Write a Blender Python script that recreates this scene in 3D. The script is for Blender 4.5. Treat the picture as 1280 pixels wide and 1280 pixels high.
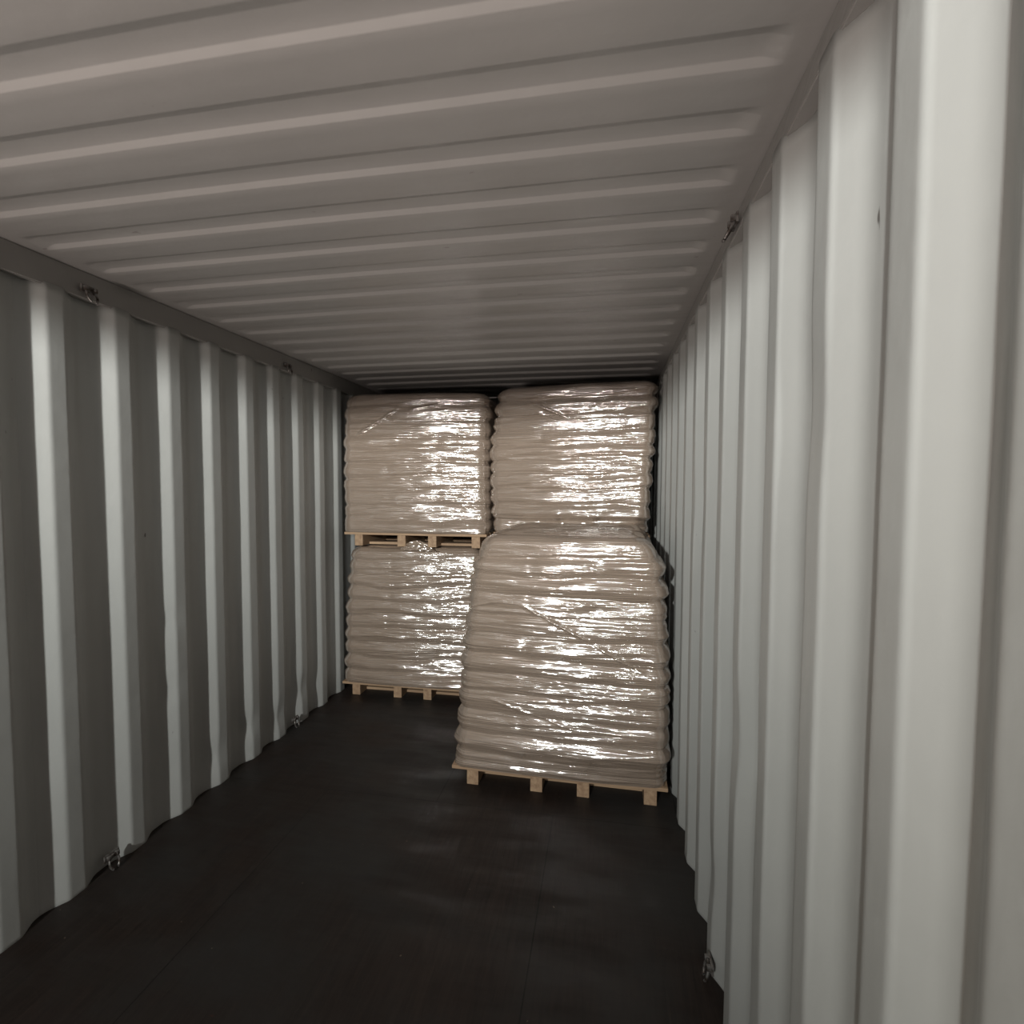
import bpy, bmesh, math, random
from mathutils import Vector, Matrix, noise

# ------------------------------------------------------------------ reset
for o in list(bpy.data.objects):
    bpy.data.objects.remove(o, do_unlink=True)
scene = bpy.context.scene
C = scene.collection

# ------------------------------------------------------------------ camera
CAM_X, CAM_Z = 1.9796, 1.5687
YAW, PITCH, ROLL, FPX = 0.180, 0.0486, 0.0035, 647.18
fwd = Vector((-math.sin(YAW)*math.cos(PITCH), math.cos(YAW)*math.cos(PITCH), -math.sin(PITCH)))
rt = Vector((math.cos(YAW), math.sin(YAW), 0))
up = rt.cross(fwd)
r2 = rt*math.cos(ROLL) + up*math.sin(ROLL)
u2 = -rt*math.sin(ROLL) + up*math.cos(ROLL)
cam = bpy.data.cameras.new('camera')
cam.sensor_width = 36.0
cam.sensor_fit = 'HORIZONTAL'
cam.lens = 36.0*FPX/1280.0
cam.clip_start = 0.02
cam_ob = bpy.data.objects.new('camera', cam)
C.objects.link(cam_ob)
m = Matrix((r2, u2, -fwd)).transposed().to_4x4()
m.translation = Vector((CAM_X, 0, CAM_Z))
cam_ob.matrix_world = m
scene.camera = cam_ob

# ------------------------------------------------------------------ world, lamps, exposure
world = bpy.data.worlds.new('yard_light')
scene.world = world
world.use_nodes = True
bg = world.node_tree.nodes['Background']
bg.inputs['Color'].default_value = (1.0, 0.84, 0.76, 1)
bg.inputs['Strength'].default_value = 0.085

def area(name, loc, target, size, power, color, spread=180):
    l = bpy.data.lights.new(name, 'AREA')
    l.shape = 'DISK'
    l.size = size
    l.energy = power
    l.color = color
    l.spread = math.radians(spread)
    o = bpy.data.objects.new(name, l)
    C.objects.link(o)
    o.location = loc
    d = Vector(target) - Vector(loc)
    o.rotation_euler = d.to_track_quat('-Z', 'Y').to_euler()
    return o
# two white work lamps of the loading yard, outside the open doors
area('work_lamp', (0.75, -3.2, 2.42), (0.30, 3.6, 3.2), 0.16, 122, (0.98, 1.0, 0.97), 90)
area('work_lamp', (2.25, -3.0, 2.40), (1.9, 3.6, 2.2), 0.20, 12, (0.98, 1.0, 0.98), 52)
# warm low light of the yard, wide and aimed up to fill the ceiling
area('yard_fill', (0.6, -2.6, 0.5), (0.9, -0.9, 2.4), 0.6, 52, (1.0, 0.87, 0.81), 86)
area('yard_fill', (-0.5, -2.4, 1.6), (2.33, -0.1, 1.1), 0.4, 1.3, (1.0, 0.84, 0.66), 34)  # added warm fill to lighten the near right wall, no known source

vs = scene.view_settings
vs.view_transform = 'Standard'
vs.look = 'None'
vs.exposure = 0.0
vs.gamma = 1.0
vs.use_curve_mapping = False

# ------------------------------------------------------------------ helpers
def link(name, me, mat=None, parent=None, smooth=False):
    o = bpy.data.objects.new(name, me)
    C.objects.link(o)
    if mat: 
        if len(me.materials) == 0: me.materials.append(mat)
    if parent: o.parent = parent
    if smooth:
        for p in me.polygons: p.use_smooth = True
    return o

def mesh(name, verts, faces):
    me = bpy.data.meshes.new(name)
    me.from_pydata(verts, [], faces)
    me.validate()
    me.update()
    return me

def grid(nu, nv, fn, closed_u=False):
    v = [fn(i, j) for j in range(nv) for i in range(nu)]
    f = []
    for j in range(nv-1):
        for i in range(nu if closed_u else nu-1):
            i2 = (i+1) % nu
            f.append((j*nu+i, j*nu+i2, (j+1)*nu+i2, (j+1)*nu+i))
    return v, f

def box(bm, x0, x1, y0, y1, z0, z1, bev=0.0):
    r = bmesh.ops.create_cube(bm, size=1)
    vs_ = r['verts']
    for v in vs_:
        v.co = Vector(((x0+x1)/2+v.co.x*(x1-x0), (y0+y1)/2+v.co.y*(y1-y0), (z0+z1)/2+v.co.z*(z1-z0)))
    if bev > 0:
        es = list({e for v in vs_ for e in v.link_edges})
        bmesh.ops.bevel(bm, geom=es, offset=bev, segments=2, affect='EDGES', profile=0.6)

def bm_obj(name, bm, mat, parent=None, smooth=False):
    me = bpy.data.meshes.new(name)
    bm.to_mesh(me)
    bm.free()
    return link(name, me, mat, parent, smooth)

def struct(o):
    o['kind'] = 'structure'
    return o

def empty(name, loc, label, cat, group=None):
    o = bpy.data.objects.new(name, None)
    C.objects.link(o)
    o.location = loc
    o.empty_display_size = 0.1
    o['label'] = label
    o['category'] = cat
    if group: o['group'] = group
    return o

def tag(o, label, cat, group=None):
    o['label'] = label
    o['category'] = cat
    if group: o['group'] = group
    return o

# ------------------------------------------------------------------ materials
def new_mat(name):
    mt = bpy.data.materials.new(name)
    mt.use_nodes = True
    nt = mt.node_tree
    return mt, nt, nt.nodes['Principled BSDF']

def coords(nt, scale=(1, 1, 1), rot=(0, 0, 0), out='Object'):
    tc = nt.nodes.new('ShaderNodeTexCoord')
    mp = nt.nodes.new('ShaderNodeMapping')
    mp.inputs['Scale'].default_value = scale
    mp.inputs['Rotation'].default_value = rot
    nt.links.new(tc.outputs[out], mp.inputs['Vector'])
    return mp.outputs['Vector']

def nz(nt, vec, scale, detail=3, rough=0.5, dist=0.0):
    n = nt.nodes.new('ShaderNodeTexNoise')
    n.inputs['Scale'].default_value = scale
    n.inputs['Detail'].default_value = detail
    n.inputs['Roughness'].default_value = rough
    n.inputs['Distortion'].default_value = dist
    nt.links.new(vec, n.inputs['Vector'])
    return n.outputs['Fac']

def ramp(nt, fac, stops):
    r = nt.nodes.new('ShaderNodeValToRGB')
    el = r.color_ramp.elements
    while len(el) < len(stops): el.new(0.5)
    for e, (p, c) in zip(el, stops):
        e.position = p
        e.color = (*c, 1) if len(c) == 3 else c
    nt.links.new(fac, r.inputs['Fac'])
    return r.outputs['Color']

def mixc(nt, fac, a, b):
    n = nt.nodes.new('ShaderNodeMix')
    n.data_type = 'RGBA'
    for sock, val in ((n.inputs[0], fac), (n.inputs[6], a), (n.inputs[7], b)):
        if hasattr(val, 'is_output'): nt.links.new(val, sock)
        elif isinstance(val, (int, float)): sock.default_value = val
        else: sock.default_value = (*val, 1)
    return n.outputs[2]

def bump(nt, h, strength, dist, normal=None):
    b = nt.nodes.new('ShaderNodeBump')
    b.inputs['Strength'].default_value = strength
    b.inputs['Distance'].default_value = dist
    nt.links.new(h, b.inputs['Height'])
    if normal: nt.links.new(normal, b.inputs['Normal'])
    return b.outputs['Normal']

def math_n(nt, op, a, b=None, clamp=False):
    n = nt.nodes.new('ShaderNodeMath')
    n.operation = op
    n.use_clamp = clamp
    for s, v in ((n.inputs[0], a), (n.inputs[1], b)):
        if v is None: continue
        if hasattr(v, 'is_output'): nt.links.new(v, s)
        else: s.default_value = v
    return n.outputs[0]

def paint(name, base, dirt, rough):
    mt, nt, p = new_mat(name)
    v = coords(nt)
    n1 = nz(nt, v, 1.3, 5, 0.6)
    n2 = nz(nt, coords(nt, (1, 6, 1)), 9, 3)
    c = ramp(nt, n1, [(0.35, tuple(x*0.93 for x in base)), (0.65, base)])
    # small chips and scuffs in the paint
    sc = nz(nt, coords(nt, (1, 2.2, 1)), 11.0, 2, 0.5)
    spot = ramp(nt, sc, [(0.765, (0, 0, 0)), (0.785, (1, 1, 1))])
    c = mixc(nt, math_n(nt, 'MULTIPLY', spot, 0.8), c, dirt)
    nt.links.new(c, p.inputs['Base Color'])
    p.inputs['Roughness'].default_value = rough
    r = ramp(nt, n2, [(0.3, (rough-0.06,)*3), (0.7, (rough+0.08,)*3)])
    nt.links.new(r, p.inputs['Roughness'])
    nt.links.new(bump(nt, nz(nt, v, 260, 2), 0.10, 0.0006, bump(nt, nz(nt, v, 14, 3), 0.35, 0.004)), p.inputs['Normal'])
    return mt

M_wall = paint('wall_paint', (0.37, 0.375, 0.36), (0.05, 0.04, 0.035), 0.42)
M_roof = paint('roof_paint', (0.36, 0.35, 0.335), (0.22, 0.20, 0.19), 0.38)
M_rail = paint('rail_paint', (0.30, 0.29, 0.275), (0.10, 0.07, 0.05), 0.45)

# floor: dark varnished plywood, worn
M_floor, nt, p = new_mat('dark_plywood')
v = coords(nt)
grain = nz(nt, coords(nt, (14, 0.9, 1)), 5, 6, 0.65, 0.6)
blot = nz(nt, v, 1.6, 4, 0.6)
col = ramp(nt, grain, [(0.3, (0.010, 0.0065, 0.005)), (0.7, (0.024, 0.0155, 0.012))])
col = mixc(nt, ramp(nt, blot, [(0.4, (0, 0, 0)), (0.62, (1, 1, 1))]), col, (0.020, 0.018, 0.0165))
red = ramp(nt, nz(nt, v, 7.5, 4, 0.7), [(0.70, (0, 0, 0)), (0.76, (1, 1, 1))])
col = mixc(nt, math_n(nt, 'MULTIPLY', red, 0.7), col, (0.075, 0.022, 0.014))
speck = ramp(nt, nz(nt, coords(nt, (1, 1, 1), (0, 0, 0.6)), 42, 1, 0.5), [(0.80, (0, 0, 0)), (0.82, (1, 1, 1))])
col = mixc(nt, math_n(nt, 'MULTIPLY', speck, 0.6), col, (0.16, 0.12, 0.09))
# board joints
br = nt.nodes.new('ShaderNodeTexBrick')
br.inputs['Scale'].default_value = 1.0
br.inputs['Brick Width'].default_value = 1.165
br.inputs['Row Height'].default_value = 2.4
br.inputs['Mortar Size'].default_value = 0.0025
br.inputs['Color1'].default_value = (1, 1, 1, 1)
br.inputs['Color2'].default_value = (1, 1, 1, 1)
br.inputs['Mortar'].default_value = (0, 0, 0, 1)
nt.links.new(v, br.inputs['Vector'])
col = mixc(nt, math_n(nt, 'SUBTRACT', 1.0, br.outputs['Color']), col, (0.006, 0.005, 0.004))
nt.links.new(col, p.inputs['Base Color'])
rr = ramp(nt, nz(nt, coords(nt, (0.7, 3.2, 1), (0, 0, 0.25)), 2.2, 4, 0.6), [(0.35, (0.40,)*3), (0.65, (0.68,)*3)])
nt.links.new(rr, p.inputs['Roughness'])
p.inputs['Specular IOR Level'].default_value = 0.3
nt.links.new(bump(nt, grain, 0.25, 0.003), p.inputs['Normal'])

# pallet wood
def wood(name, axis):
    mt, nt, p = new_mat(name)
    sc = (2.0, 40, 40) if axis == 'x' else (40, 2.0, 40)
    g = nz(nt, coords(nt, sc), 1.0, 5, 0.6, 0.5)
    c = ramp(nt, g, [(0.3, (0.20, 0.12, 0.07)), (0.7, (0.38, 0.26, 0.16))])
    nt.links.new(c, p.inputs['Base Color'])
    p.inputs['Roughness'].default_value = 0.75
    nt.links.new(bump(nt, g, 0.3, 0.002), p.inputs['Normal'])
    return mt
M_woodx, M_woody = wood('pine_boards', 'x'), wood('pine_stringers', 'y')

# sack: woven cream fabric
M_sack, nt, p = new_mat('sack_fabric')
v = coords(nt)
oi = nt.nodes.new('ShaderNodeObjectInfo')
c = mixc(nt, oi.outputs['Random'], (0.40, 0.31, 0.24), (0.50, 0.40, 0.315))
c = mixc(nt, ramp(nt, nz(nt, v, 7, 4, 0.6), [(0.35, (0, 0, 0)), (0.7, (0.55, 0.55, 0.55))]), c, (0.40, 0.33, 0.27))
nt.links.new(c, p.inputs['Base Color'])
p.inputs['Roughness'].default_value = 0.6
nt.links.new(bump(nt, nz(nt, coords(nt, (1, 1, 2)), 22, 4, 0.6), 0.6, 0.012), p.inputs['Normal'])

# clear stretch film, many crinkled turns
M_film, nt, p = new_mat('stretch_film')
nt.nodes.remove(p)
out = nt.nodes['Material Output']
w1 = nz(nt, coords(nt, (0.9, 0.9, 36), (0, 0.04, 0)), 1.0, 3, 0.5, 0.2)
w2 = nz(nt, coords(nt, (1.6, 1.6, 60), (0, -0.10, 0)), 1.0, 2, 0.5, 0.2)
w3 = nz(nt, coords(nt, (2.2, 2.2, 170), (0, 0.04, 0)), 1.0, 2, 0.5, 0.2)
ridge1 = math_n(nt, 'ABSOLUTE', math_n(nt, 'SUBTRACT', w1, 0.5))
ridge2 = math_n(nt, 'ABSOLUTE', math_n(nt, 'SUBTRACT', w2, 0.5))
N = bump(nt, ridge1, 1.0, 0.008)
N = bump(nt, ridge2, 1.0, 0.006, N)
N = bump(nt, w3, 1.0, 0.0022, N)
tr = nt.nodes.new('ShaderNodeBsdfTransparent')
tr.inputs['Color'].default_value = (0.96, 0.95, 0.94, 1)
df = nt.nodes.new('ShaderNodeBsdfDiffuse')
df.inputs['Color'].default_value = (0.32, 0.245, 0.19, 1)
nt.links.new(N, df.inputs['Normal'])
gl = nt.nodes.new('ShaderNodeBsdfGlossy')
gl.inputs['Roughness'].default_value = 0.10
gl.inputs['Color'].default_value = (1, 1, 1, 1)
nt.links.new(N, gl.inputs['Normal'])
m1 = nt.nodes.new('ShaderNodeMixShader')
m1.inputs[0].default_value = 0.75
nt.links.new(tr.outputs[0], m1.inputs[1])
nt.links.new(df.outputs[0], m1.inputs[2])
fr = nt.nodes.new('ShaderNodeFresnel')
fr.inputs['IOR'].default_value = 1.5
nt.links.new(N, fr.inputs['Normal'])
ff = math_n(nt, 'MULTIPLY', fr.outputs[0], 6.0, True)
m2 = nt.nodes.new('ShaderNodeMixShader')
nt.links.new(math_n(nt, 'MINIMUM', ff, 0.42), m2.inputs[0])
nt.links.new(m1.outputs[0], m2.inputs[1])
nt.links.new(gl.outputs[0], m2.inputs[2])
nt.links.new(m2.outputs[0], out.inputs['Surface'])

M_steel, nt, p = new_mat('worn_steel')
c = ramp(nt, nz(nt, coords(nt), 60, 3), [(0.35, (0.06, 0.045, 0.035)), (0.6, (0.22, 0.21, 0.20))])
nt.links.new(c, p.inputs['Base Color'])
p.inputs['Metallic'].default_value = 0.6
p.inputs['Roughness'].default_value = 0.42

M_ground, nt, p = new_mat('yard_concrete')
c = ramp(nt, nz(nt, coords(nt), 3, 6, 0.6), [(0.3, (0.22, 0.21, 0.19)), (0.7, (0.33, 0.31, 0.29))])
nt.links.new(c, p.inputs['Base Color'])
p.inputs['Roughness'].default_value = 0.85

# ------------------------------------------------------------------ container shell
W, H = 2.33, 2.4017
Y0, Y1 = -1.05, 4.86          # door end, closed end
ZR = 2.2845                   # underside of the top side rails
PW, DW = 0.2507, 0.036        # wall corrugation pitch and depth

def wall_profile(off, sgn, x0, ya, yb, shift={}):
    """polyline (x, y) of a corrugated side wall; inner flats at x0, outer ones DW behind."""
    pts = []
    k0 = int(math.floor((ya-off)/PW))-1
    k = k0
    while off+k*PW < yb+PW:
        y = off+k*PW+shift.get(k, 0)
        for yy, d in ((y-0.062, 1), (y, 0), (y+0.063, 0), (y+0.125, 1)):
            pts.append((yy, d))
        k += 1
    # round each bend with three points
    outp = []
    for i in range(1, len(pts)-1):
        p0, p1, p2 = (Vector((pts[j][0], pts[j][1]*DW)) for j in (i-1, i, i+1))
        r = 0.020 if pts[i][1] else 0.008
        a = p1+(p0-p1).normalized()*r
        b = p1+(p2-p1).normalized()*r
        outp.append(p1+(p0-p1).normalized()*(r+0.005))
        for t in (0, .25, .5, .75, 1):
            q = a*(1-t)**2+p1*2*t*(1-t)+b*t*t
            outp.append(q)
        outp.append(p1+(p2-p1).normalized()*(r+0.005))
    res = []
    for q in outp:
        if ya <= q.x <= yb: res.append((x0+sgn*q.y, q.x))
    def xat(y):
        for a, b in zip(outp, outp[1:]):
            if a.x <= y <= b.x:
                t = (y-a.x)/max(1e-9, b.x-a.x)
                return x0+sgn*(a.y*(1-t)+b.y*t)
        return x0
    res = [(xat(ya), ya)]+res+[(xat(yb), yb)]
    return res

DENTS = [(-1, 2.30, 0.16, 0.07, 0.012), (-1, 2.56, 0.20, 0.06, 0.016), (-1, 2.84, 0.14, 0.07, 0.014),
         (-1, 2.06, 0.95, 0.05, 0.006), (-1, 3.1, 0.22, 0.07, 0.012), (-1, 2.05, 0.62, 0.05, 0.006),
         (1, 1.4, 0.9, 0.14, 0.008), (1, 2.1, 1.5, 0.12, 0.007), (1, 1.75, 0.3, 0.10, 0.008), (1, 1.0, 1.7, 0.12, 0.005)]

def side_wall(name, off, sgn, x0):
    prof = wall_profile(off, sgn, x0, Y0, Y1, {1: -.024, 2: -.010, 5: .012} if sgn < 0 else {-1: .032})
    nzv = 72
    side = sgn
    def fn(i, j):
        x, y = prof[i]
        z = -0.02+(ZR+0.03)*j/(nzv-1)
        d = 0.0022*noise.noise(Vector((y*1.6+side*9, z*1.4, 3.3)))+0.0012*noise.noise(Vector((y*5, z*4.0, side*5)))
        for s_, yy, zz, rad, am in DENTS:
            if s_ == side:
                e = math.exp(-((y-yy)**2+(z-zz)**2)/(rad*rad))
                d += am*e
        return (x+side*d, y, z)
    v, f = grid(len(prof), nzv, fn)
    if sgn > 0: f = [tuple(reversed(q)) for q in f]
    me = mesh(name, v, [tuple(reversed(q)) for q in f])
    o = link(name, me, M_wall, smooth=True)
    s = o.modifiers.new('sheet', 'SOLIDIFY')
    s.thickness = 0.002
    s.offset = -1
    return struct(o)

side_wall('wall_left', 1.3299, -1, 0.0)
side_wall('wall_right', 0.6864, 1, W)

# closed end wall, corrugated too
def back_wall():
    prof = []
    x = -0.036
    k = 0
    while x < W+0.036:
        for dx, d in ((0, 0), (0.072, 0), (0.10, 0.036), (0.172, 0.036)):
            prof.append((x+dx, Y1+d-0.04))
        x += 0.20
    prof = [(min(a, W+0.04), b) for a, b in prof]
    v, f = grid(len(prof), 2, lambda i, j: (prof[i][0], prof[i][1], -0.02+j*(H+0.03)))
    me = mesh('wall_back', v, f)
    o = link('wall_back', me, M_wall)
    s = o.modifiers.new('sheet', 'SOLIDIFY'); s.thickness = 0.002; s.offset = 1
    return struct(o)
back_wall()

# roof sheet with die-stamped cross ribs
def roof():
    pr, yr, dep = 0.2068, 0.9353, 0.013
    xs = [-0.06, -0.035, 0.0, 0.016, 0.022, 0.03, 0.04, 0.052, 0.066, 0.09]
    xs = xs+[0.2+i*0.193 for i in range(11)]+[W-a for a in reversed(xs)]
    prof = []
    k = -10
    while yr+k*pr < Y1+pr:
        y = yr+k*pr
        # recess between y-0.092 and y : up, flat, down (down slope faces the door)
        for a, d in ((-0.100, 0), (-0.094, .05), (-0.070, .95), (-0.064, 1), (-0.045, 1), (-0.015, 1), (-0.011, .90), (-0.003, .10), (0.001, 0), (0.03, 0), (0.07, 0)):
            prof.append((y+a, d))
        k += 1
    prof = [(y, d) for y, d in prof if Y0 < y < Y1]
    def fn(i, j):
        x = xs[i]
        y, d = prof[j]
        e = min(x-0.012, W-0.012-x)/0.055
        e = max(0.0, min(1.0, e))
        e = e*e*(3-2*e)
        edge = 1-abs(2*x/W-1)**2
        z = H+dep*d*e+0.004*edge+0.0022*noise.noise(Vector((x*1.3, y*1.1, 7)))
        return (x, y, z)
    v, f = grid(len(xs), len(prof), fn)
    me = mesh('ceiling', v, [tuple(reversed(q)) for q in f])
    o = link('ceiling', me, M_roof, smooth=True)
    s = o.modifiers.new('sheet', 'SOLIDIFY'); s.thickness = 0.002; s.offset = -1
    return struct(o)
roof()

# top side rails (inner face leans out a little), header and sill rails, bottom rails
def prism_y(name, pts, ya, yb, mat):
    n = len(pts)
    v = [(x, ya, z) for x, z in pts]+[(x, yb, z) for x, z in pts]
    f = [tuple(range(n)), tuple(range(2*n-1, n-1, -1))]
    for i in range(n):
        f.append((i, i+n, (i+1) % n+n, (i+1) % n))
    me = mesh(name, v, f)
    bm = bmesh.new(); bm.from_mesh(me)
    bmesh.ops.recalc_face_normals(bm, faces=bm.faces)
    es = [e for e in bm.edges if abs(e.verts[0].co.y-e.verts[1].co.y) > 1]
    bmesh.ops.bevel(bm, geom=es, offset=0.004, segments=3, affect='EDGES')
    bm.to_mesh(me); bm.free()
    return struct(link(name, me, mat))
prism_y('trim_1', [(0.0, ZR), (-0.03, H-0.001), (-0.075, H-0.001), (-0.075, ZR)], Y0, Y1, M_rail)
prism_y('trim_2', [(W, ZR), (W+0.03, H-0.001), (W+0.075, H-0.001), (W+0.075, ZR)], Y0, Y1, M_rail)
prism_y('trim_3', [(-0.034, -0.02), (-0.034, 0.012), (-0.075, 0.012), (-0.075, -0.02)], Y0, Y1, M_rail)
prism_y('trim_4', [(W+0.034, -0.02), (W+0.034, 0.012), (W+0.075, 0.012), (W+0.075, -0.02)], Y0, Y1, M_rail)
bm = bmesh.new(); box(bm, -0.075, W+0.075, Y0-0.12, Y0, 2.30, H+0.03, 0.006)
struct(bm_obj('trim_5', bm, M_rail))
for n_, xa, xb in (('trim_6', -0.15, -0.001), ('trim_7', W+0.001, W+0.15)):
    bm = bmesh.new(); box(bm, xa, xb, Y0-0.15, Y0, -0.15, H+0.03, 0.008)
    struct(bm_obj(n_, bm, M_rail))

bm = bmesh.new(); box(bm, -0.06, W+0.06, Y0, Y1, -0.03, 0.0)
struct(bm_obj('floor', bm, M_floor))
bm = bmesh.new(); box(bm, -8, 10, -14, Y0-0.15, -0.35, -0.15)
struct(bm_obj('ground', bm, M_ground))

# ------------------------------------------------------------------ lashing rings
def ring_mesh(R, r, arc=300):
    n, mseg = 30, 10
    v, f = [], []
    for i in range(n+1):
        a = math.radians(-90-arc/2+arc*i/n)+math.pi
        for j in range(mseg):
            b = 2*math.pi*j/mseg
            rr_ = R+r*math.cos(b)
            v.append((r*math.sin(b), rr_*math.cos(a)*0.8, rr_*math.sin(a)*1.15))
    for i in range(n):
        for j in range(mseg):
            j2 = (j+1) % mseg
            f.append((i*mseg+j, i*mseg+j2, (i+1)*mseg+j2, (i+1)*mseg+j))
    f.append(tuple(range(mseg))); f.append(tuple(n*mseg+j for j in reversed(range(mseg))))
    return mesh('ring', v, f)

def lashing_ring(x, y, z, sgn, label, tilt=0.25):
    t = empty('lashing_ring', (x, y, z), label, 'lashing ring', 'lashing rings along the side rails')
    t.rotation_euler = (0, 0, 0 if sgn > 0 else math.pi)
    # local +x points into the container
    bm = bmesh.new(); box(bm, -0.004, 0.004, -0.032, 0.032, -0.014, 0.014, 0.002)
    for yy in (-0.018, 0.018):
        box(bm, 0.002, 0.016, yy-0.006, yy+0.006, -0.008, 0.010, 0.002)
    bm_obj('bracket', bm, M_steel, t)
    o = link('ring', ring_mesh(0.026, 0.0048), M_steel, t, True)
    o.location = (0.014, 0, -0.024)
    o.rotation_euler = (0, -tilt, 0)
    return t
lashing_ring(0.004, 1.712, 2.322, 1, 'grey steel lashing ring on the left top rail nearest the camera', 0.35)
lashing_ring(-0.002, 2.99, 2.325, 1, 'small dark lashing ring far back on the left top rail', 0.3)
lashing_ring(0.006, 1.721, 0.058, 1, 'bright-edged lashing ring at the foot of the left wall, nearest the camera', 0.2)
lashing_ring(0.006, 2.99, 0.058, 1, 'small dark lashing ring at the foot of the left wall near the pallets', 0.2)
lashing_ring(W-0.004, 1.58, 2.315, -1, 'painted lashing ring hanging from the right top rail', 0.55)
lashing_ring(W-0.006, 1.66, 0.060, -1, 'dim lashing ring at the foot of the right wall', 0.2)

# ------------------------------------------------------------------ pallets
def make_pallet(x0, x1, y0, y1, z0, label):
    w = x1-x0; d = y1-y0
    t = empty('wooden_pallet', (x0+w/2, y0+d/2, z0), label, 'pallet', 'wooden pallets under the wrapped sacks')
    hw, hd = w/2, d/2
    hs = 0.082
    nb = 7
    bw = 0.10
    for i in range(nb):
        yc = -hd+bw/2+i*(d-bw)/(nb-1)
        bm = bmesh.new(); box(bm, -hw, hw, yc-bw/2, yc+bw/2, hs, hs+0.018, 0.002)
        bm_obj('deck_board', bm, M_woodx, t)
    for i, fx in enumerate((0.10, 0.408, 0.625, 0.925)):
        xc = -hw+fx*w
        bm = bmesh.new(); box(bm, xc-0.031, xc+0.031, -hd+0.012, hd-0.012, 0.0, hs, 0.002)
        if i in (1, 2):     # the middle runners have a rounded lower corner
            es = [e for e in bm.edges if abs(e.verts[0].co.y-e.verts[1].co.y) > .5 and e.verts[0].co.z < 0.004 and e.verts[0].co.x > xc+0.02]
            if es: bmesh.ops.bevel(bm, geom=es, offset=0.022, segments=4, affect='EDGES')
        bm_obj('stringer', bm, M_woody, t)
    for yc in (-hd+0.17, 0.0, hd-0.17):
        bm = bmesh.new(); box(bm, -hw+0.05, hw-0.05, yc-0.045, yc+0.045, 0.0, 0.018, 0.002)
        bm_obj('bottom_board', bm, M_woodx, t)
    return t
DECK = 0.100

# ------------------------------------------------------------------ sacks
SL, SWD, SH = 0.555, 0.368, 0.102
def sack_mesh(seed):
    n, rings = 56, [-1, -.97, -.88, -.7, -.45, -.15, .15, .45, .7, .88, .97, 1]
    edge = 0.044
    verts, faces = [], []
    for t in rings:
        ins = edge*(1-math.sqrt(max(0, 1-abs(t)**2.2)))
        a, b = SL/2-ins, SWD/2-ins
        for i in range(n):
            th = 2*math.pi*i/n
            c, s = math.cos(th), math.sin(th)
            e = 2/5.0
            x = a*math.copysign(abs(c)**e, c)
            y = b*math.copysign(abs(s)**e, s)
            k = 1-abs(0.018*noise.noise(Vector((x*9+seed, y*9, t*2.2))))*(1 if abs(t) < .9 else .4)
            verts.append((x*k, y*k, t*SH/2))
    for j in range(len(rings)-1):
        for i in range(n):
            i2 = (i+1) % n
            faces.append((j*n+i, j*n+i2, (j+1)*n+i2, (j+1)*n+i))
    for base, rev in ((0, True), ((len(rings)-1)*n, False)):
        cen = len(verts)
        verts.append((0, 0, (-1 if rev else 1)*SH/2))
        for i in range(n):
            i2 = (i+1) % n
            faces.append((base+i2, base+i, cen) if rev else (base+i, base+i2, cen))
    me = mesh('sack', verts, faces)
    me.materials.append(M_sack)
    for p_ in me.polygons: p_.use_smooth = True
    return me
SACKS = [sack_mesh(s*13.7) for s in range(4)]
ORD = ['bottom', 'second', 'third', 'fourth', 'fifth', 'sixth', 'seventh', 'eighth', 'ninth', 'tenth', 'eleventh', 'twelfth']

def interp(tab, z):
    if z <= tab[0][0]: return tab[0][1]
    for (a, va), (b, vb) in zip(tab, tab[1:]):
        if z <= b: return va+(vb-va)*(z-a)/(b-a)
    return tab[-1][1]

def smooth(t):
    t = max(0.0, min(1.0, t))
    return t*t*(3-2*t)

def seg_dist(px, pz, s):
    ax, az, bx, bz = s[:4]
    dx, dz = bx-ax, bz-az
    t = max(0, min(1, ((px-ax)*dx+(pz-az)*dz)/(dx*dx+dz*dz)))
    return math.hypot(px-ax-t*dx, pz-az-t*dz), t

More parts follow.
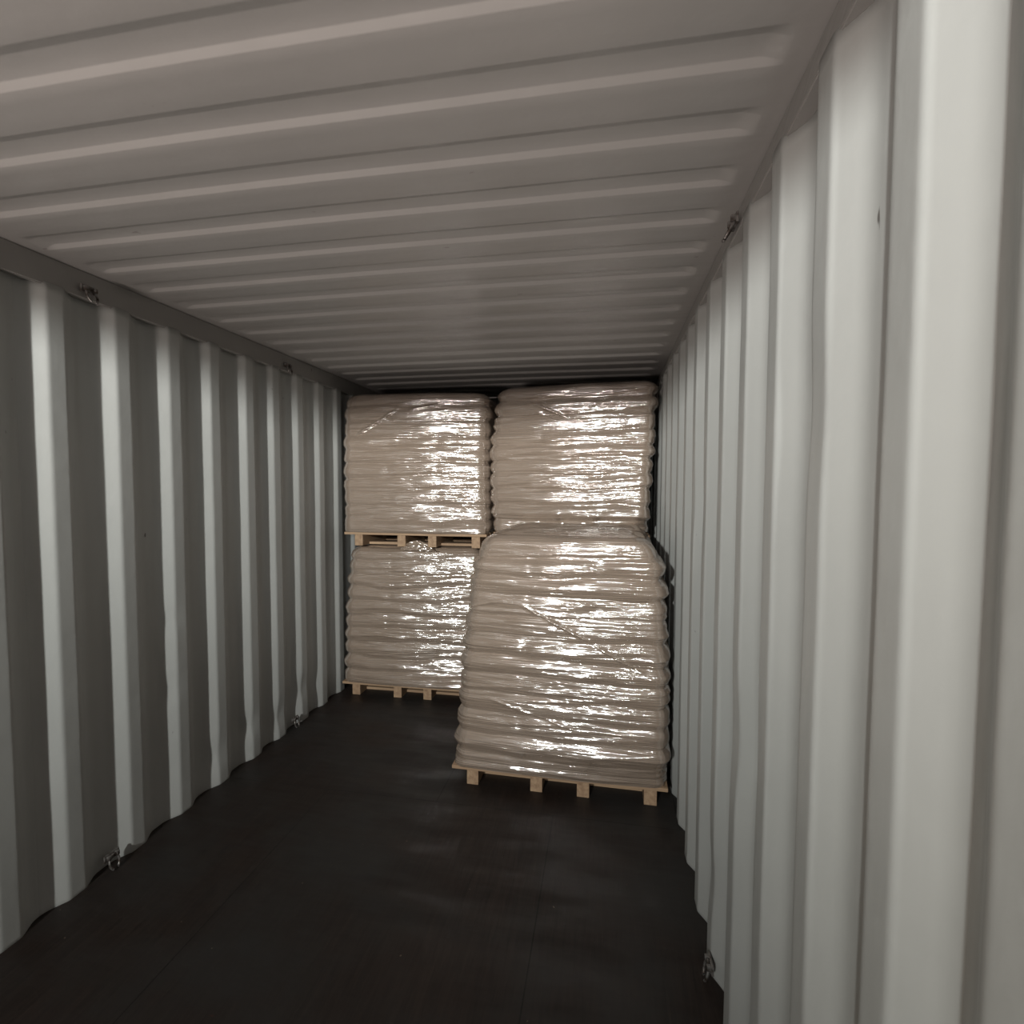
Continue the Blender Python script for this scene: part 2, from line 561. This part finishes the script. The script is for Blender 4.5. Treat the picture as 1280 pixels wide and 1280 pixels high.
def make_stack(name, left, right, y0, depth, zp, layers, pal_x, full, seed, film_label, pallet_label, folds=(), dome=0.004, yaw=0.0, lean=0.0):
    """left / right: tables (height above deck, x). zp: underside of the pallet."""
    random.seed(seed)
    pv = Vector(((pal_x[0]+pal_x[1])/2, y0+0.001+depth/2, 0))
    cyw, syw = math.cos(yaw), math.sin(yaw)
    sx_ = -0.40*depth*syw           # keeps the front face where it stands
    def turn(x, y):
        dx_, dy_ = x-pv.x, y-pv.y
        return pv.x+sx_+dx_*cyw-dy_*syw, pv.y+dx_*syw+dy_*cyw
    make_pallet(pal_x[0]+sx_, pal_x[1]+sx_, y0-0.004, y0+depth+0.006, zp, pallet_label).rotation_euler = (0, 0, yaw)
    zb = zp+DECK
    grp = 'sacks in the '+name
    m_ = 0.007                      # film clearance outside the sacks
    for k in range(layers):
        zl = (k+0.5)*SH
        xl, xr = interp(left, zl)+m_, interp(right, zl)-m_
        if k == layers-1: xl += 0.018; xr -= 0.018
        wid = xr-xl
        ycl = y0+m_+(0.03 if k == layers-1 else 0.0)+0.05*(k/layers)**3
        flip = k % 2
        cells = []
        lw = (SWD*3)
        if flip:
            for i, nm in enumerate(('left front', 'right front')):
                cells.append((xl+wid*(i+.5)/2, ycl+SWD/2, wid/2/SL, 1.0, 0, nm))
            if full:
                for i, nm in enumerate(('left rear', 'middle rear', 'right rear')):
                    cells.append((xl+wid*(i+.5)/3, ycl+SWD+SL*.5, wid/3/SWD, 1.0, 90, nm))
        else:
            for i, nm in enumerate(('left front', 'middle front', 'right front')):
                cells.append((xl+wid*(i+.5)/3, ycl+SL/2, wid/3/SWD, 1.0, 90, nm))
            if full:
                for i, nm in enumerate(('left rear', 'right rear')):
                    cells.append((xl+wid*(i+.5)/2, ycl+SL+SWD*.5, wid/2/SL, 1.0, 0, nm))
        for (cx, cy, sx, sy, rot, nm) in cells:
            o = bpy.data.objects.new('sack', random.choice(SACKS))
            C.objects.link(o)
            o.location = (*turn(cx, cy-lean*max(0, (cx-xl)/wid)*(1-min(1, (cy-y0)/depth))*smooth(zl/0.15)), zb+0.0005+zl)
            o.rotation_euler = (0, 0, yaw)
            if rot: o.rotation_euler = (0, 0, math.pi/2+yaw); o.scale = (sy, sx*.998, 0.995)
            else: o.scale = (sx*.998, sy, 0.995)
            lay = 'bottom layer' if k == 0 else ('top layer' if k == layers-1 else ORD[k]+' layer up')
            tag(o, 'beige sack, %s, %s, %s' % (nm, lay, name), 'sack', grp)
    # ---- film: closed skirt round the load plus a loose top
    ztop = layers*SH
    dy = depth
    xs_f = 190                       # columns on the front face
    side_n = 46
    cols = []
    # u walks: front left->right, right side, back, left side ; (face, t)
    for i in range(xs_f): cols.append(('f', i/xs_f))
    for i in range(side_n): cols.append(('r', i/side_n))
    for i in range(24): cols.append(('b', i/24))
    for i in range(side_n): cols.append(('l', i/side_n))
    nc = len(cols)
    nz_ = int(ztop/0.0052)
    rc = 0.07                        # corner radius
    rnd = [random.uniform(-0.004, 0.010) for _ in range(layers+2)]
    ph = random.uniform(0, 50)
    def shape(face, t, z, inset):
        xl, xr = interp(left, z)+inset, interp(right, z)-inset
        ya = y0+inset+0.05*(z/ztop)**3
        yb = y0+depth-inset
        w_, d_ = xr-xl, yb-ya
        # rounded rectangle via superellipse-like corner blending
        if face == 'f': a, b, nx, ny = t, 0.0, 0, -1
        elif face == 'r': a, b, nx, ny = 1.0, t, 1, 0
        elif face == 'b': a, b, nx, ny = 1-t, 1.0, 0, 1
        else: a, b, nx, ny = 0.0, 1-t, -1, 0
        x, y = xl+a*w_, ya+b*d_
        r = min(rc, w_/3, d_/3)
        # pull into the rounded corner
        cx = min(max(x, xl+r), xr-r); cy = min(max(y, ya+r), yb-r)
        vx, vy = x-cx, y-cy
        if abs(vx) > 1e-9 and abs(vy) > 1e-9:
            l_ = math.hypot(vx, vy); vx, vy = vx/l_, vy/l_
            x, y = cx+vx*r, cy+vy*r
            nx, ny = vx, vy
        # the faces belly out towards the middle
        if face == 'f': y -= 0.022*math.sin(math.pi*t)**0.8
        y -= lean*a*(1-b)*smooth(z/0.15)
        return x, y, nx, ny
    verts = []
    top_r = 0.055
    for j in range(nz_+1):
        z = ztop*j/nz_
        for face, t in cols:
            ins = 0.0
            zr_ = ztop-z
            if zr_ < top_r:
                q = 1-zr_/top_r
                ins = top_r*(1-math.sqrt(max(0, 1-q*q)))*0.9
            x, y, nx, ny = shape(face, t, z, ins)
            s_ = x*1.0+y*0.7
            zz = z+(0.026*noise.noise(Vector((s_*1.9+ph, z*4, 1.0)))+0.012*noise.noise(Vector((s_*6+ph, z*9, 6.0))))*smooth(z/.1)
            lf = zz/SH
            k = int(lf); fz = 2*(lf-k)-1
            bul = (-0.010 if face == 'f' else -0.016)*abs(fz)**2.6+(rnd[max(0, min(layers, k))]+0.005*noise.noise(Vector((s_*1.8+ph, k*7.3, 2))))*(1-fz*fz)**2
            # vertical dips where one sack ends and the next begins
            dip = 0
            if face == 'f':
                tt = t*(2 if k % 2 else 3)
                fr_ = abs(tt-round(tt))
                if 0.02 < t < 0.98 and round(tt) not in (0, 2 if k % 2 else 3):
                    dip = -0.003*math.exp(-(fr_/0.09)**2)*(1-abs(fz)**2)*(0.5+noise.noise(Vector((k*3.7, round(tt)*5.1, ph))))
            n1_ = noise.noise(Vector((s_*1.7+ph, y*1, z*26)))
            n2_ = noise.noise(Vector((s_*3.2+z*3+ph, y*2, z*44+5)))
            n3_ = noise.noise(Vector((s_*2.4-z*9+ph, y*2, z*17+11)))
            wr = 0.0042*(1-2*abs(n1_))+0.0020*(1-2*abs(n2_))+0.0045*(1-2.4*abs(n3_))
            fold = 0
            if face == 'f':
                for s in folds:
                    d_, tq = seg_dist(x, zb+z, s)
                    if d_ < 0.02: fold = max(fold, s[4]*math.exp(-(d_/s[5])**2)*smooth(4*tq)*smooth(4*(1-tq)))
            off = 0.004+bul+dip+(wr+fold)*smooth(z/0.03+0.2)
            if z < 0.05: off += (0.014 if face == 'f' else 0.002)*(1-z/0.05)     # film flares over the deck edge
            zo = zb+z+(0.006*noise.noise(Vector((s_*5, ph, z))) if j > nz_-8 else 0)
            if j == 0: zo += 0.0015
            verts.append((x+nx*off, y+ny*off, zo))
    faces = []
    for j in range(nz_):
        for i in range(nc):
            i2 = (i+1) % nc
            faces.append((j*nc+i, j*nc+i2, (j+1)*nc+i2, (j+1)*nc+i))
    # top sheet : rings shrinking to the middle
    base = nz_*nc
    ring = verts[base:base+nc]
    cx = sum(v_[0] for v_ in ring)/nc; cy = sum(v_[1] for v_ in ring)/nc
    prev = base
    R = 14
    for q in range(1, R+1):
        f_ = 1-q/(R+0.6)
        st = len(verts)
        for (x, y, z) in ring:
            xx, yy = cx+(x-cx)*f_, cy+(y-cy)*f_
            zz = zb+ztop+0.002+dome*(0.8*smooth(q/4)+0.7*noise.noise(Vector((xx*7+ph, yy*7, 2)))*smooth(q/4))+0.3*dome*abs(noise.noise(Vector((xx*21, yy*17+ph, 4))))
            verts.append((xx, yy, zz))
        for i in range(nc):
            i2 = (i+1) % nc
            faces.append((prev+i, prev+i2, st+i2, st+i))
        prev = st
    cen = len(verts); verts.append((cx, cy, zb+ztop+dome))
    for i in range(nc): faces.append((prev+i, prev+(i+1) % nc, cen))
    verts = [(*turn(a_, b_), c_) for a_, b_, c_ in verts]
    me = mesh('stretch_wrap', verts, faces)
    o = link('stretch_wrap', me, M_film, smooth=True)
    tag(o, film_label, 'plastic wrap', 'clear wraps round the sack stacks')
    return o, zb+ztop

YR = 3.55
make_stack('lower left stack', [(0, 0.043), (0.55, 0.055), (0.95, 0.080), (1.03, 0.105)], [(0, 1.105), (0.9, 1.10), (1.03, 1.08)],
           YR+0.010, 0.955, 0.0, 10, (0.035, 1.10), False, 3,
           'clear crinkled film round the lower left stack of sacks, partly behind the front stack',
           'wooden pallet on the floor under the lower left stack',
           folds=[(0.10, 0.50, 0.62, 0.44, 0.006, 0.005)], yaw=0.010, lean=-0.065)
make_stack('lower right rear stack', [(0, 1.195), (0.95, 1.21), (1.03, 1.24)], [(0, 2.28), (1.03, 2.27)],
           YR+0.01, 0.955, 0.0, 10, (1.20, 2.285), False, 5,
           'clear film round the lower rear stack hidden behind the front right stack',
           'wooden pallet on the floor behind the front right stack')
make_stack('upper left stack', [(0, 0.062), (0.3, 0.056), (0.93, 0.056), (1.02, 0.074)], [(0, 1.155), (0.5, 1.14), (0.9, 1.145), (1.02, 1.12)],
           YR, 0.955, 1.131, 10, (0.072, 1.15), False, 7,
           'clear shiny film round the upper left stack of sacks',
           'wooden pallet carrying the upper left stack on top of the lower left one',
           folds=[(0.15, 1.93, 0.50, 2.14, 0.012, 0.008), (0.55, 2.12, 0.80, 2.16, 0.012, 0.008)], yaw=0.012, lean=-0.060)
make_stack('upper right stack', [(0, 1.20), (0.25, 1.175), (0.65, 1.170), (0.85, 1.205), (1.02, 1.235)], [(0, 2.25), (0.3, 2.26), (0.7, 2.285), (1.02, 2.290)],
           YR+0.006, 0.955, 1.148, 10, (1.20, 2.27), False, 11,
           'clear shiny film round the upper right stack of sacks under the ceiling',
           'wooden pallet carrying the upper right stack',
           folds=[(1.42, 2.16, 1.75, 2.02, 0.014, 0.008), (1.5, 2.08, 1.64, 2.01, 0.006, 0.005)], yaw=-0.010, lean=0.105)
make_stack('front right stack', [(0, 1.192), (0.05, 1.205), (0.3, 1.222), (0.6, 1.246), (0.9, 1.275), (1.09, 1.305), (1.22, 1.36)],
           [(0, 2.290), (0.5, 2.286), (0.85, 2.272), (1.1, 2.25), (1.22, 2.19)],
           2.565, 0.915, 0.0, 12, (1.195, 2.295), True, 17, dome=0.014,
           film_label='clear crinkled film round the tall front right stack of sacks',
           pallet_label='wooden pallet on the floor under the tall front right stack',
           folds=[(1.55, 0.98, 1.95, 0.80, 0.009, 0.006), (1.35, 0.50, 1.9, 0.36, 0.006, 0.006), (1.9, 0.82, 2.2, 0.66, 0.007, 0.005), (1.22, 0.93, 1.5, 1.0, 0.006, 0.006)], yaw=-0.014, lean=0.055)

# crumpled tail of film sticking up from the lower left wrap
def film_tail():
    n, mrow = 26, 14
    def fn(i, j):
        u, v_ = i/(n-1), j/(mrow-1)
        x = 0.50+0.28*u
        y = 3.545+0.03*v_+0.012*noise.noise(Vector((u*9, v_*5, 1)))
        z = 1.105+0.070*math.sin(math.pi*min(1, u*1.1))**0.7*v_+0.010*noise.noise(Vector((u*11, v_*6, 8)))
        return (x, y, z)
    v, f = grid(n, mrow, fn)
    return v, f
v, f = film_tail()
lower_wrap = [o for o in C.objects if o.get('label', '').startswith('clear crinkled film round the lower left')][0]
o = link('film_tail', mesh('film_tail', v, f), M_film, lower_wrap, True)
